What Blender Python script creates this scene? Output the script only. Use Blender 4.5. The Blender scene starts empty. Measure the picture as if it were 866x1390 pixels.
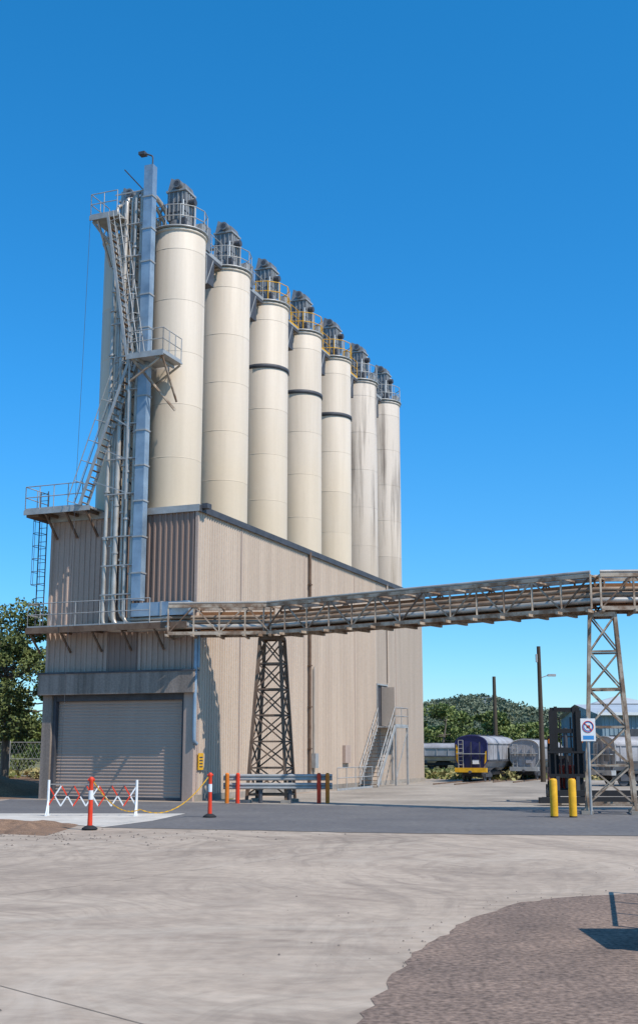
import bpy, math, random
import numpy as np
from mathutils import Vector, Matrix
random.seed(7); rng=np.random.default_rng(7)
scene=bpy.context.scene
scene.view_settings.view_transform='Standard'; scene.view_settings.look='None'; scene.view_settings.exposure=0
# ------------------------------------------------------------------ materials
MATS={}
def mat(name,col,rough=.7,metal=0.,var=.25,scale=1.2,streak=False,tint=None,bump=.0,fine=0.,spec=.3,lo=.35,hi=.7,low=None,band=0):
    m=bpy.data.materials.new(name); m.use_nodes=True; nt=m.node_tree; N=nt.nodes; L=nt.links
    b=N['Principled BSDF']; b.inputs['Roughness'].default_value=rough; b.inputs['Metallic'].default_value=metal
    b.inputs['Specular IOR Level'].default_value=spec
    g=N.new('ShaderNodeNewGeometry'); mp=N.new('ShaderNodeMapping'); L.new(g.outputs['Position'],mp.inputs['Vector'])
    mp.inputs['Scale'].default_value=(scale*3,scale*3,scale*.15) if streak else (scale,)*3
    n=N.new('ShaderNodeTexNoise'); n.inputs['Detail'].default_value=7; n.inputs['Roughness'].default_value=.62; n.inputs['Scale'].default_value=1
    L.new(mp.outputs[0],n.inputs['Vector'])
    r=N.new('ShaderNodeMapRange'); r.inputs['From Min'].default_value=lo; r.inputs['From Max'].default_value=hi
    L.new(n.outputs['Fac'],r.inputs['Value'])
    mx=N.new('ShaderNodeMix'); mx.data_type='RGBA'
    t=tint if tint else tuple(c*(1-var) for c in col)
    t=tuple(a*var+b2*(1-var) for a,b2 in zip(t,col)) if tint else t
    mx.inputs['A'].default_value=(*col,1); mx.inputs['B'].default_value=(*t,1)
    L.new(r.outputs[0],mx.inputs['Factor'])
    out=mx.outputs['Result']
    if low:
        sp=N.new('ShaderNodeSeparateXYZ'); L.new(g.outputs['Position'],sp.inputs[0])
        n5=N.new('ShaderNodeTexNoise'); n5.inputs['Scale'].default_value=.5; L.new(g.outputs['Position'],n5.inputs['Vector'])
        ma=N.new('ShaderNodeMath'); ma.operation='MULTIPLY_ADD'; ma.inputs[1].default_value=6; L.new(n5.outputs['Fac'],ma.inputs[0]); L.new(sp.outputs['Z'],ma.inputs[2])
        rr=N.new('ShaderNodeMapRange'); rr.inputs['From Min'].default_value=low[0]+3; rr.inputs['From Max'].default_value=low[1]+3; rr.inputs['To Min'].default_value=.8; rr.inputs['To Max'].default_value=0
        L.new(ma.outputs[0],rr.inputs['Value'])
        m3=N.new('ShaderNodeMix'); m3.data_type='RGBA'; m3.inputs['B'].default_value=(*low[2],1); L.new(rr.outputs[0],m3.inputs['Factor']); L.new(out,m3.inputs['A']); out=m3.outputs['Result']
    if band>0:   # rolled plate courses differ slightly in tone
        oi=N.new('ShaderNodeObjectInfo'); sp=N.new('ShaderNodeSeparateXYZ'); L.new(g.outputs['Position'],sp.inputs[0])
        d=N.new('ShaderNodeMath'); d.operation='DIVIDE'; d.inputs[1].default_value=2.35; L.new(sp.outputs['Z'],d.inputs[0])
        fl=N.new('ShaderNodeMath'); fl.operation='FLOOR'; L.new(d.outputs[0],fl.inputs[0])
        ad=N.new('ShaderNodeMath'); ad.operation='MULTIPLY_ADD'; ad.inputs[1].default_value=37; L.new(oi.outputs['Random'],ad.inputs[0]); L.new(fl.outputs[0],ad.inputs[2])
        wn=N.new('ShaderNodeTexWhiteNoise'); wn.noise_dimensions='1D'; L.new(ad.outputs[0],wn.inputs['W'])
        r9=N.new('ShaderNodeMapRange'); r9.inputs['To Min'].default_value=1-band; r9.inputs['To Max'].default_value=1+band*.4; L.new(wn.outputs['Value'],r9.inputs['Value'])
        v=N.new('ShaderNodeVectorMath'); v.operation='SCALE'; L.new(out,v.inputs[0]); L.new(r9.outputs[0],v.inputs['Scale']); out=v.outputs[0]
    if fine>0:
        n2=N.new('ShaderNodeTexNoise'); n2.inputs['Scale'].default_value=scale*18; n2.inputs['Detail'].default_value=5
        L.new(g.outputs['Position'],n2.inputs['Vector'])
        r2=N.new('ShaderNodeMapRange'); r2.inputs['From Min'].default_value=.3; r2.inputs['From Max'].default_value=.7
        r2.inputs['To Min'].default_value=1-fine; r2.inputs['To Max'].default_value=1+fine
        L.new(n2.outputs['Fac'],r2.inputs['Value'])
        v=N.new('ShaderNodeVectorMath'); v.operation='SCALE'; L.new(out,v.inputs[0]); L.new(r2.outputs[0],v.inputs['Scale']); out=v.outputs[0]
    L.new(out,b.inputs['Base Color'])
    if bump>0:
        bp=N.new('ShaderNodeBump'); bp.inputs['Strength'].default_value=bump; bp.inputs['Distance'].default_value=.02
        n3=N.new('ShaderNodeTexNoise'); n3.inputs['Scale'].default_value=scale*12; n3.inputs['Detail'].default_value=6
        L.new(g.outputs['Position'],n3.inputs['Vector']); L.new(n3.outputs['Fac'],bp.inputs['Height']); L.new(bp.outputs[0],b.inputs['Normal'])
    MATS[name]=m; return m
silo_m=mat('silo_paint',(.68,.575,.46),.55,var=.5,scale=.5,streak=True,tint=(.36,.28,.19),lo=.42,hi=.8,low=(11,20,(.66,.52,.35)),fine=.015,band=.06)
silo_m2=mat('silo_paint_stained',(.62,.53,.44),.6,var=.9,scale=.8,streak=True,tint=(.12,.09,.07),lo=.50,hi=.70,low=(11,18,(.54,.43,.32)),fine=.03,band=.07)
clad=mat('cladding_beige',(.57,.45,.345),.55,var=.45,scale=.45,streak=True,tint=(.34,.25,.185),fine=.05)
clad2=mat('cladding_beige_light',(.48,.39,.31),.55,var=.4,scale=.6,streak=True,tint=(.30,.235,.185),fine=.05)
cladf=mat('cladding_taupe',(.48,.355,.285),.5,var=.5,scale=.6,streak=True,tint=(.26,.185,.14),fine=.06)
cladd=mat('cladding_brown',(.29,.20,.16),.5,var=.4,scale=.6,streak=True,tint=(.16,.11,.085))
bandm=mat('stained_fascia',(.32,.255,.21),.8,var=.7,scale=.8,streak=True,tint=(.09,.075,.06),fine=.15,bump=.3,lo=.4,hi=.68)
doorm=mat('roller_door_paint',(.47,.35,.28),.5,var=.35,scale=.5,streak=True,tint=(.29,.215,.165))
galv=mat('galvanised_steel',(.46,.45,.43),.5,.3,var=.55,scale=2.5,tint=(.20,.19,.18))
galvb=mat('galvanised_duct',(.36,.46,.55),.5,.45,var=.7,scale=1.2,tint=(.14,.20,.27))
pipem=mat('steel_pipe',(.55,.50,.44),.4,.4,var=.6,scale=1.5,tint=(.24,.195,.15))
pipew=mat('weathered_pipe',(.40,.30,.22),.55,.2,var=.8,scale=1.2,tint=(.15,.09,.055))
darks=mat('dark_steel',(.10,.10,.11),.6,.3,var=.4,scale=2)
rust=mat('rusty_steel',(.21,.14,.095),.85,.1,var=.8,scale=3,tint=(.10,.055,.035),fine=.2)
beam=mat('weathered_beige_steel',(.48,.39,.295),.7,.05,var=.9,scale=2.2,tint=(.19,.11,.065),fine=.1,lo=.4,hi=.6)
deck=mat('rust_deck',(.30,.14,.06),.9,0,var=.6,scale=1.5,tint=(.13,.065,.035),fine=.15)
filt=mat('filter_grey',(.25,.25,.25),.5,.25,var=.7,scale=2.2,tint=(.09,.09,.095))
yel=mat('yellow_paint',(.80,.42,.02),.5,var=.3,scale=5)
red=mat('red_plastic',(.75,.055,.02),.45,var=.15,scale=6)
orange=mat('orange_paint',(.76,.20,.02),.5,var=.25,scale=6)
white=mat('white_paint',(.78,.78,.76),.5,var=.12,scale=6)
black=mat('black_rubber',(.025,.025,.027),.8,var=.2,scale=4)
navy=mat('navy_paint',(.03,.035,.13),.45,var=.4,scale=1.5)
wgrey=mat('wagon_grey',(.40,.39,.40),.6,.1,var=.7,scale=.9,tint=(.17,.145,.13),fine=.1)
wwall=mat('warehouse_blue',(.25,.33,.38),.6,var=.2,scale=.4,streak=True)
wroof=mat('warehouse_roof',(.50,.53,.55),.5,.2,var=.2,scale=.4)
wood=mat('weathered_timber',(.10,.075,.055),.9,var=.5,scale=2,streak=True)
bark=mat('bark',(.22,.18,.14),.9,var=.6,scale=2,streak=True)
blue=mat('sign_blue',(.05,.25,.55),.5,var=.05)
dirt=mat('dirt',(.24,.14,.08),.95,var=.6,scale=.8,tint=(.10,.06,.035),fine=.25,bump=.8)
gravel=mat('gravel',(.25,.155,.10),.95,var=.7,scale=2.5,tint=(.10,.065,.045),fine=.4,bump=1)
asphalt=mat('asphalt',(.115,.108,.108),.9,var=.5,scale=.35,tint=(.20,.185,.17),fine=.18,bump=.3)
slab=mat('pale_slab',(.58,.53,.465),.85,var=.3,scale=.8,fine=.08)
farcon=mat('yard_concrete',(.37,.32,.265),.9,var=.5,scale=.25,fine=.12)
joint=mat('joint_sealant',(.19,.155,.125),.9,var=.5,scale=2)
patch=mat('old_bitumen',(.235,.165,.125),.95,var=.75,scale=1.0,tint=(.11,.08,.065),fine=.45,bump=.9)
landm=mat('dry_grassland',(.20,.17,.075),.95,var=.7,scale=.15,tint=(.09,.11,.035),fine=.2)
hillm=mat('wooded_hill',(.10,.125,.06),.95,var=.8,scale=.03,tint=(.22,.20,.11))
stone=mat('loose_stone',(.22,.18,.15),.95,var=.6,scale=9)
def concrete_mat():
    m=mat('worn_concrete',(.435,.345,.265),.9,var=.65,scale=.28,tint=(.23,.175,.135),fine=.12,bump=.3,lo=.42,hi=.74)
    nt=m.node_tree;N=nt.nodes;L=nt.links;b=N['Principled BSDF']
    cur=b.inputs['Base Color'].links[0].from_socket
    g=N.new('ShaderNodeNewGeometry')
    for (cx,cy,fr,fa,seed,strength,colr) in [(11,33,1.5,1.6,0,.6,(.17,.13,.10)),(-13,17,1.5,1.4,5,.55,(.16,.125,.10)),(3,3,1.9,1.3,9,.5,(.18,.14,.11)),(-2,42,1.1,1.2,13,.5,(.52,.44,.35)),(15,14,2.4,1.5,21,.5,(.50,.42,.34)),(6,24,3.2,1.3,31,.6,(.16,.12,.095)),(-6,27,2.6,1.2,37,.5,(.15,.12,.095))]:
        s=N.new('ShaderNodeVectorMath'); s.operation='SUBTRACT'; s.inputs[1].default_value=(cx,cy,0); L.new(g.outputs['Position'],s.inputs[0])
        wn=N.new('ShaderNodeTexNoise'); wn.inputs['Scale'].default_value=.18; wn.inputs['Detail'].default_value=2; L.new(s.outputs[0],wn.inputs['Vector'])
        ws=N.new('ShaderNodeVectorMath'); ws.operation='MULTIPLY_ADD'; ws.inputs[1].default_value=(5,5,0); L.new(wn.outputs['Color'],ws.inputs[0]); L.new(s.outputs[0],ws.inputs[2])
        ln=N.new('ShaderNodeVectorMath'); ln.operation='LENGTH'; L.new(ws.outputs[0],ln.inputs[0])
        sx=N.new('ShaderNodeSeparateXYZ'); L.new(ws.outputs[0],sx.inputs[0])
        at=N.new('ShaderNodeMath'); at.operation='ARCTAN2'; L.new(sx.outputs['Y'],at.inputs[0]); L.new(sx.outputs['X'],at.inputs[1])
        a1=N.new('ShaderNodeMath'); a1.operation='MULTIPLY'; a1.inputs[1].default_value=fr; L.new(ln.outputs['Value'],a1.inputs[0])
        a2=N.new('ShaderNodeMath'); a2.operation='MULTIPLY'; a2.inputs[1].default_value=fa; L.new(at.outputs[0],a2.inputs[0])
        cb=N.new('ShaderNodeCombineXYZ'); L.new(a1.outputs[0],cb.inputs[0]); L.new(a2.outputs[0],cb.inputs[1]); cb.inputs[2].default_value=seed
        n=N.new('ShaderNodeTexNoise'); n.inputs['Scale'].default_value=1; n.inputs['Detail'].default_value=6; n.inputs['Roughness'].default_value=.7; L.new(cb.outputs[0],n.inputs['Vector'])
        r1=N.new('ShaderNodeMapRange'); r1.inputs['From Min'].default_value=.48; r1.inputs['From Max'].default_value=.70; L.new(n.outputs['Fac'],r1.inputs['Value'])
        mk=N.new('ShaderNodeTexNoise'); mk.inputs['Scale'].default_value=.13; mk.inputs['Detail'].default_value=3
        s2=N.new('ShaderNodeVectorMath'); s2.operation='ADD'; s2.inputs[1].default_value=(seed*7,seed*3,0); L.new(g.outputs['Position'],s2.inputs[0]); L.new(s2.outputs[0],mk.inputs['Vector'])
        r2=N.new('ShaderNodeMapRange'); r2.inputs['From Min'].default_value=.42; r2.inputs['From Max'].default_value=.58; L.new(mk.outputs['Fac'],r2.inputs['Value'])
        mu=N.new('ShaderNodeMath'); mu.operation='MULTIPLY'; L.new(r1.outputs[0],mu.inputs[0]); L.new(r2.outputs[0],mu.inputs[1])
        m2=N.new('ShaderNodeMath'); m2.operation='MULTIPLY'; L.new(mu.outputs[0],m2.inputs[0]); m2.inputs[1].default_value=strength
        mx=N.new('ShaderNodeMix'); mx.data_type='RGBA'; mx.inputs['B'].default_value=(*colr,1)
        L.new(m2.outputs[0],mx.inputs['Factor']); L.new(cur,mx.inputs['A']); cur=mx.outputs['Result']
    L.new(cur,b.inputs['Base Color']); return m
concrete=concrete_mat()
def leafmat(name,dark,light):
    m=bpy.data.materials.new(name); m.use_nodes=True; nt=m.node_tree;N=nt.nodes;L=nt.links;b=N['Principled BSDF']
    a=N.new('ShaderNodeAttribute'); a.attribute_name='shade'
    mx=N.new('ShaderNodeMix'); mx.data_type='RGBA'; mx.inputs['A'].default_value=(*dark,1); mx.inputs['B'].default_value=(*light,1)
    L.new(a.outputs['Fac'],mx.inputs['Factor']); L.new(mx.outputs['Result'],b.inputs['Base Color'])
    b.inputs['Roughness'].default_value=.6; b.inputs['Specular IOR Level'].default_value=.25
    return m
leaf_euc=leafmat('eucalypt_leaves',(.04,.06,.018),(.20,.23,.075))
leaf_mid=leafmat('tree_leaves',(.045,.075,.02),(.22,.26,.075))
leaf_hill=leafmat('hill_foliage',(.065,.09,.06),(.19,.21,.13))  # paler, bluer greens put distance haze into the leaf colour
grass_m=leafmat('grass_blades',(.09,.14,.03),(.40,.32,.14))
# ------------------------------------------------------------------ mesh builder
TH=math.atan2(.9292,.3696); CX,CY=-4.91,47.3
FR=Matrix.Translation((CX,CY,0))@Matrix.Rotation(TH,4,'Z')
def LW(x,y,z): return FR@Vector((x,y,z))
class B:
    def __init__(s,frame=None): s.v=[];s.f=[];s.m=[];s.sm=[];s.mats=[];s.fr=frame if frame else Matrix.Identity(4)
    def mi(s,m):
        if m not in s.mats: s.mats.append(m)
        return s.mats.index(m)
    def add(s,vs,fs,m,smooth=False):
        o=len(s.v); s.v+= [s.fr@Vector(p) for p in vs]
        k=s.mi(m)
        for f in fs: s.f.append([o+i for i in f]); s.m.append(k); s.sm.append(smooth)
    def box(s,x0,x1,y0,y1,z0,z1,m):
        vs=[(x,y,z) for z in (z0,z1) for y in (y0,y1) for x in (x0,x1)]
        s.add(vs,[(0,2,3,1),(4,5,7,6),(0,1,5,4),(2,6,7,3),(0,4,6,2),(1,3,7,5)],m)
    def beam(s,a,b,w,h,m):
        a=Vector(a);b=Vector(b);d=(b-a).normalized()
        up=Vector((0,0,1)) if abs(d.z)<.95 else Vector((0,1,0))
        x=d.cross(up).normalized()*w/2; y=x.cross(d).normalized()*h/2
        vs=[p+i*x+j*y for p in (a,b) for i,j in ((-1,-1),(1,-1),(1,1),(-1,1))]
        s.add(vs,[(0,1,2,3),(7,6,5,4),(0,4,5,1),(1,5,6,2),(2,6,7,3),(3,7,4,0)],m)
    def tube(s,pts,r,m,seg=8,bend=0,caps=True):
        pts=[Vector(p) for p in pts]
        if bend>0 and len(pts)>2:
            q=[pts[0]]
            for i in range(1,len(pts)-1):
                p=pts[i]; a=(pts[i-1]-p); b=(pts[i+1]-p)
                k=min(bend,a.length*.49,b.length*.49); A=p+a.normalized()*k; C=p+b.normalized()*k
                for t in (0,.2,.4,.6,.8,1): q.append(A*(1-t)**2+p*2*t*(1-t)+C*t*t)
            q.append(pts[-1]); pts=q
        rs=r if isinstance(r,(list,tuple)) else [r]*len(pts)
        vs=[];prev=None;n=len(pts)
        for i,p in enumerate(pts):
            d=((pts[i+1]-p) if i==0 else (p-pts[i-1]) if i==n-1 else (pts[i+1]-pts[i-1])).normalized()
            if prev is None:
                up=Vector((0,0,1)) if abs(d.z)<.9 else Vector((1,0,0)); x=d.cross(up).normalized()
            else: x=(prev-d*prev.dot(d)).normalized()
            prev=x; y=d.cross(x)
            for k in range(seg):
                a=2*math.pi*k/seg; vs.append(p+(x*math.cos(a)+y*math.sin(a))*rs[i])
        fs=[(i*seg+k,i*seg+(k+1)%seg,(i+1)*seg+(k+1)%seg,(i+1)*seg+k) for i in range(n-1) for k in range(seg)]
        s.add(vs,fs,m,True)
        if caps: s.add(vs[:seg],[tuple(range(seg))[::-1]],m); s.add(vs[-seg:],[tuple(range(seg))],m)
    def rev(s,cx,cy,prof,m,seg=40):
        vs=[(cx+r*math.cos(2*math.pi*k/seg),cy+r*math.sin(2*math.pi*k/seg),z) for r,z in prof for k in range(seg)]
        fs=[(i*seg+k,i*seg+(k+1)%seg,(i+1)*seg+(k+1)%seg,(i+1)*seg+k) for i in range(len(prof)-1) for k in range(seg)]
        s.add(vs,fs,m,True)
    def corr(s,o,u,length,w,height,n,m,period=.2,depth=.035):
        o=Vector(o);u=Vector(u);w=Vector(w);n=Vector(n)
        xs=[];c=0.
        while c<length:
            for fr,dd in ((0,0),(.55,0),(.65,1),(.9,1)):
                t=c+fr*period
                if t<length: xs.append((t,dd*depth))
            c+=period
        xs.append((length,0)); vs=[]
        for t,dd in xs: vs+=[o+u*t+n*dd, o+u*t+n*dd+w*height]
        s.add(vs,[(2*i,2*i+2,2*i+3,2*i+1) for i in range(len(xs)-1)],m)
    def rail(s,pts,m,h=1.05,sp=1.0,r=.022,mid=True):
        pts=[Vector(p) for p in pts]
        for a,b in zip(pts[:-1],pts[1:]):
            n=max(1,round((b-a).length/sp))
            for i in range(n+1):
                p=a+(b-a)*i/n; s.tube([p,p+Vector((0,0,h))],r,m,5)
            for hh in ((h,h*.55) if mid else (h,)): s.tube([a+Vector((0,0,hh)),b+Vector((0,0,hh))],r,m,5)
            s.beam(a+Vector((0,0,.06)),b+Vector((0,0,.06)),.012,.1,m)
    def build(s,name,parent=None):
        vs=np.array([tuple(v) for v in s.v]); o=(vs.min(0)+vs.max(0))/2; o[2]=vs[:,2].min()
        me=bpy.data.meshes.new(name); me.from_pydata((vs-o).tolist(),[],s.f)
        for m in s.mats: me.materials.append(m)
        me.polygons.foreach_set('material_index',s.m); me.polygons.foreach_set('use_smooth',s.sm); me.update()
        ob=bpy.data.objects.new(name,me); scene.collection.objects.link(ob); ob.location=o
        if parent: ob.parent=parent; ob.location=Vector(o)-parent.location
        return ob
def empty(name,loc):
    e=bpy.data.objects.new(name,None); scene.collection.objects.link(e); e.location=loc; e.empty_display_size=.5; return e
def sheet(name,poly,z,m):
    b=B(); b.add([(x,y,z) for x,y in poly],[tuple(range(len(poly)))],m); return b.build(name)
def wobbly(poly,amp,step,seed):
    rnd=random.Random(seed); out=[]
    for (x0,y0),(x1,y1) in zip(poly,poly[1:]+poly[:1]):
        L=math.hypot(x1-x0,y1-y0); n=max(1,int(L/step)) if L<40 else 1
        for i in range(n):
            t=i/n; out.append((x0+(x1-x0)*t+rnd.uniform(-amp,amp),y0+(y1-y0)*t+rnd.uniform(-amp,amp)))
    return out
def leaves(name,clumps,m,size,per,flat=1.,parent=None):
    C=[];S=[]
    for c,r,sh,n in clumps:
        n=int(n*per); d=rng.normal(size=(n,3)); d/=np.linalg.norm(d,axis=1)[:,None]
        rad=rng.uniform(.25,1,size=(n,1))**.5
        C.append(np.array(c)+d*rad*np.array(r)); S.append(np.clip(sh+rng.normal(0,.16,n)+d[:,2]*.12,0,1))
    C=np.concatenate(C);S=np.concatenate(S);n=len(C)
    a=rng.normal(size=(n,3));a/=np.linalg.norm(a,axis=1)[:,None]
    b=np.cross(a,rng.normal(size=(n,3)));b/=np.linalg.norm(b,axis=1)[:,None]
    sz=size*rng.uniform(.6,1.3,(n,1)); a=a*sz*.5;b=b*sz*.32
    V=np.stack([C-a,C+b*.9,C+a,C-b*.9],1).reshape(-1,3)
    o=(V.min(0)+V.max(0))/2;o[2]=V[:,2].min()
    me=bpy.data.meshes.new(name)
    me.vertices.add(len(V)); me.vertices.foreach_set('co',(V-o).ravel())
    me.loops.add(4*n); me.loops.foreach_set('vertex_index',np.arange(4*n))
    me.polygons.add(n); me.polygons.foreach_set('loop_start',np.arange(0,4*n,4)); me.polygons.foreach_set('loop_total',np.full(n,4))
    me.update(calc_edges=True); me.materials.append(m)
    at=me.attributes.new('shade','FLOAT','FACE'); at.data.foreach_set('value',S.astype(np.float32))
    ob=bpy.data.objects.new(name,me); scene.collection.objects.link(ob); ob.location=o
    if parent: ob.parent=parent; ob.location=Vector(o)-parent.location
    return ob
# ------------------------------------------------------------------ ground
sheet('ground',[(-2500,-300),(2500,-300),(2500,4000),(-2500,4000)],0,landm)
sheet('concrete_yard',[(-60,-20),(60,-20),(60,58),(30,72),(14,84),(-4,84),(-3.5,49),(-13,51),(-13.5,38.5),(-60,36)],.004,concrete)
sheet('far_concrete',[(-5,46.2),(7,40.9),(60,40.5),(60,57.8),(30,71.8),(14,83.8),(9,83.8),(-3,49)],.008,farcon)
sheet('asphalt_road',wobbly([(-5.6,31.6),(-3,30.9),(2,29.4),(8,28.4),(60,26.5),(60,40.6),(7,41),(-5,46.3),(-12.5,49.4),(-12.8,38.4),(-4.3,38.3)],.09,.5,3),.012,asphalt)
sheet('concrete_slab',[(-30,38.4),(-4.2,38.3),(-4.7,34.5),(-5.6,31.7),(-6.6,32.6),(-30,32.9)],.016,slab)
gb=B(); vs=[];fs=[];nx,ny=80,20
for j in range(ny+1):
    for i in range(nx+1):
        x=-30+i*(23.6)/nx; y=28.9+j*3.9/ny+.3*math.sin(i*.6)*(1-j/ny)
        e=min(1,min(i,nx-i,j,ny-j)/3); vs.append((x,y,.005+e*(.06+.14*random.random())))
for j in range(ny):
    for i in range(nx): a=j*(nx+1)+i; fs.append((a,a+1,a+nx+2,a+nx+1))
gb.add(vs,fs,gravel); gb.build('gravel_strip')
sheet('bitumen_patch',wobbly([(-.1,6),(.3,9.5),(.9,12.17),(1.75,14.7),(2.7,16.4),(3.6,17.1),(4.8,17.5),(20,18.2),(20,5)],.05,.22,8),.008,patch)
b=B()
for x0,y0,x1,y1 in [(-7,13,3,28.5),(-16,24,-1,9),(-10,33,-2,24),(-9,17.6,14,27.6),(-1,7,-9,22)]:
    n=60; w=.007
    for k in range(n):
        if random.random()<.3: continue
        a=k/n;c=(k+1)/n; xa=x0+(x1-x0)*a;ya=y0+(y1-y0)*a;xb=x0+(x1-x0)*c;yb=y0+(y1-y0)*c
        b.add([(xa-w,ya,.0085),(xa+w,ya,.0085),(xb+w,yb,.0085),(xb-w,yb,.0085)],[(0,1,2,3)],joint)
b.build('expansion_joints')
b=B()
for i in range(420):
    if i<260: x=random.gauss(-6.5,2.6);y=random.gauss(28.3,1.2)
    elif i<340: x=random.uniform(-8,8);y=random.uniform(9,30)
    else:
        t=random.random(); x=.5+3.*t+random.gauss(0,.5);y=11.5+6*t+random.gauss(0,.4)
    r=random.uniform(.008,.03)*(1.3 if i<260 else .6); z=.02
    vs=[(x+r*random.uniform(.6,1.2)*a,y+r*random.uniform(.6,1.2)*c,z+r*.6*d-.01) for a,c,d in ((1,0,0),(0,1,0),(-1,0,0),(0,-1,0),(0,0,1.2))]
    b.add(vs,[(0,1,4),(1,2,4),(2,3,4),(3,0,4)],stone)
b.build('loose_stones')
sheet('dirt_verge',[(-60,38.6),(-13.6,38.6),(-12.9,49.4),(-11.8,50.2),(-6,66),(-4,90),(-60,95)],.010,dirt)
b=B();vs=[];fs=[];n=36
for j in range(n+1):
    for i in range(n+1):
        u=i/n*2-1;v=j/n*2-1; h=max(0,1-(u*u+v*v))**.8*1.25*(1+.25*math.sin(7*u+3*v))
        vs.append((-17.2+u*5.2,54.5+v*3.2,.0+h+(.08*random.random() if h>0 else 0)))
for j in range(n):
    for i in range(n): a=j*(n+1)+i; fs.append((a,a+1,a+n+2,a+n+1))
b.add(vs,fs,dirt,True); b.build('dirt_mound')
# ------------------------------------------------------------------ building
bld=empty('silo_warehouse_building',tuple(LW(15,3.5,0)))
LEN,W,H=31.3,7.0,11.65
b=B(FR); X=(1,0,0);Y=(0,1,0);Z=(0,0,1)
b.corr((0,0,.25),X,22.1,Z,H-.3,(0,-1,0),clad,.22,.04)
b.corr((22.1,0,.25),X,1.8,Z,3.05,(0,-1,0),clad2,.22,.04)
b.corr((22.1,0,5.6),X,1.8,Z,H-5.65,(0,-1,0),clad2,.22,.04)
b.corr((23.9,0,.25),X,LEN-23.9,Z,H-.3,(0,-1,0),clad2,.22,.04)
b.box(0.02,LEN,-.05,.3,0.004,.25,farcon)
for yv in (W,): b.corr((0,yv,0),X,LEN,Z,H,(0,1,0),clad,.22,.04)
b.corr((LEN,0,0),Y,W,Z,H,(1,0,0),clad,.22,.04)
b.build('long_walls',bld)
b=B(FR)
b.corr((0,4.15,5.1),Y,2.85,Z,H-5.1,(-1,0,0),cladf,.26,.05)
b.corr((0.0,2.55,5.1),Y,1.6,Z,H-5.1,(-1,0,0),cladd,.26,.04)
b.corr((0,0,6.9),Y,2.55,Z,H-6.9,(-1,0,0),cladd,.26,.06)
b.corr((0,0,5.1),Y,2.55,Z,1.8,(-1,0,0),cladf,.26,.06)
for y in (0,2.5,4.1,6.94): b.box(-.08,-.0,y-.02,y+.1,5.1,H+.02,cladf)
b.build('front_wall',bld)
b=B(FR)
b.box(-.02,LEN+.05,-.09,W+.08,H,H+.1,galv); b.box(-.12,LEN+.08,-.14,-.09,H-.12,H+.14,darks)
b.box(-.14,-.02,-.1,W+.08,H-.1,H+.18,galv)
b.box(1.0,LEN-.3,.3,6.6,H+.1,H+.16,filt)
b.build('roof',bld)
b=B(FR)
b.box(-.42,.05,-.12,W+.12,4.2,5.05,bandm); b.box(-.46,.05,-.15,W+.15,5.05,5.12,darks)
b.box(-.14,.3,-.04,.42,.0,4.2,cladf); b.box(-.14,.3,6.6,W+.04,.0,4.2,bandm)
b.box(-.02,.2,.42,.56,0,4.2,darks); b.box(-.02,.2,6.46,6.6,0,4.2,darks); b.box(.0,.35,.56,6.46,3.95,4.2,darks)
b.build('door_surround',bld)
b=B(FR); b.corr((.22,.56,.03),Z,3.92,Y,5.9,(-1,0,0),doorm,.13,.025); b.box(.16,.26,.56,6.46,.01,.12,darks); b.build('roller_door',bld)
b=B(FR)
b.box(22.0,24.0,.02,.1,3.25,5.65,darks)  # dark panel stands in for the unlit interior behind the open door
b.box(22.05,22.13,-.08,.02,3.3,5.6,galv); b.box(23.87,23.95,-.08,.02,3.3,5.6,galv); b.box(22.05,23.95,-.08,.02,5.6,5.68,galv)
b.box(22.95,23.0,-.8,-.02,3.32,5.5,clad2); b.box(23.0,23.86,-.03,.015,3.32,5.55,cladf)
b.build('side_door',bld)
b=B(FR)
b.tube([(11.8,-.12,H),(11.8,-.12,.3)],.075,rust,8)
for z in (2,4,6,8,10): b.box(11.68,11.92,-.2,-.04,z,z+.06,rust)
b.tube([(23.95,-.1,H),(23.95,-.1,5.8)],.05,clad,6)
b.tube([(-.2,-.1,6.7),(-.2,-.1,2.3),(-.05,-.14,2.2)],.075,galvb,8,.2); b.box(-.16,-.02,-.2,-.05,5.2,7.0,galvb)
b.tube([(12.4,-.1,6),(12.4,-.1,.8)],.03,pipem,6); b.box(12.2,12.6,-.25,-.04,1.1,1.8,galv)
b.box(16.5,17.3,-.2,-.04,1.3,2.2,cladf)
b.build('downpipes',bld)
b=B(FR); b.box(-.02,.35,-.40,-.14,H+.02,H+.22,darks); b.beam((.15,-.1,H-.05),(.15,-.3,H+.05),.05,.05,darks); b.build('floodlight',bld)
b=B(FR)
for k in range(4): b.box(4.0+k*7.2,4.05+k*7.2,-.055,-.04,.3,H-.1,cladf)
b.build('cladding_joints',bld)
b=B(FR)
b.box(21.9,24.4,-1.15,-.06,3.2,3.28,galv)
for y in (-1.12,-.12):
    b.beam((18.9,y,.05),(22.0,y,3.25),.06,.22,galv)
    b.tube([(18.9,y,1.05),(22.0,y,4.3)],.025,galv,5); b.tube([(18.9,y,.55),(22.0,y,3.8)],.02,galv,5)
    for i in range(5):
        t=i/4; b.tube([(18.9+3.1*t,y,.05+3.2*t),(18.9+3.1*t,y,1.05+3.25*t)],.022,galv,5)
for i in range(16):
    t=(i+.5)/16; b.box(18.9+3.1*t-.12,18.9+3.1*t+.12,-1.1,-.14,.04+3.2*t,.07+3.2*t,rust)
b.rail([(22,-1.12,3.28),(24.4,-1.12,3.28),(24.4,-.1,3.28)],galv)
for x in (22.1,24.3): b.beam((x,-1.1,0),(x,-1.1,3.2),.1,.1,galv); b.beam((x,-.2,0),(x,-.2,3.2),.08,.08,galv)
b.beam((22.1,-1.1,.3),(24.3,-1.1,3),.05,.05,galv)
b.build('external_stairs',bld)
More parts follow.
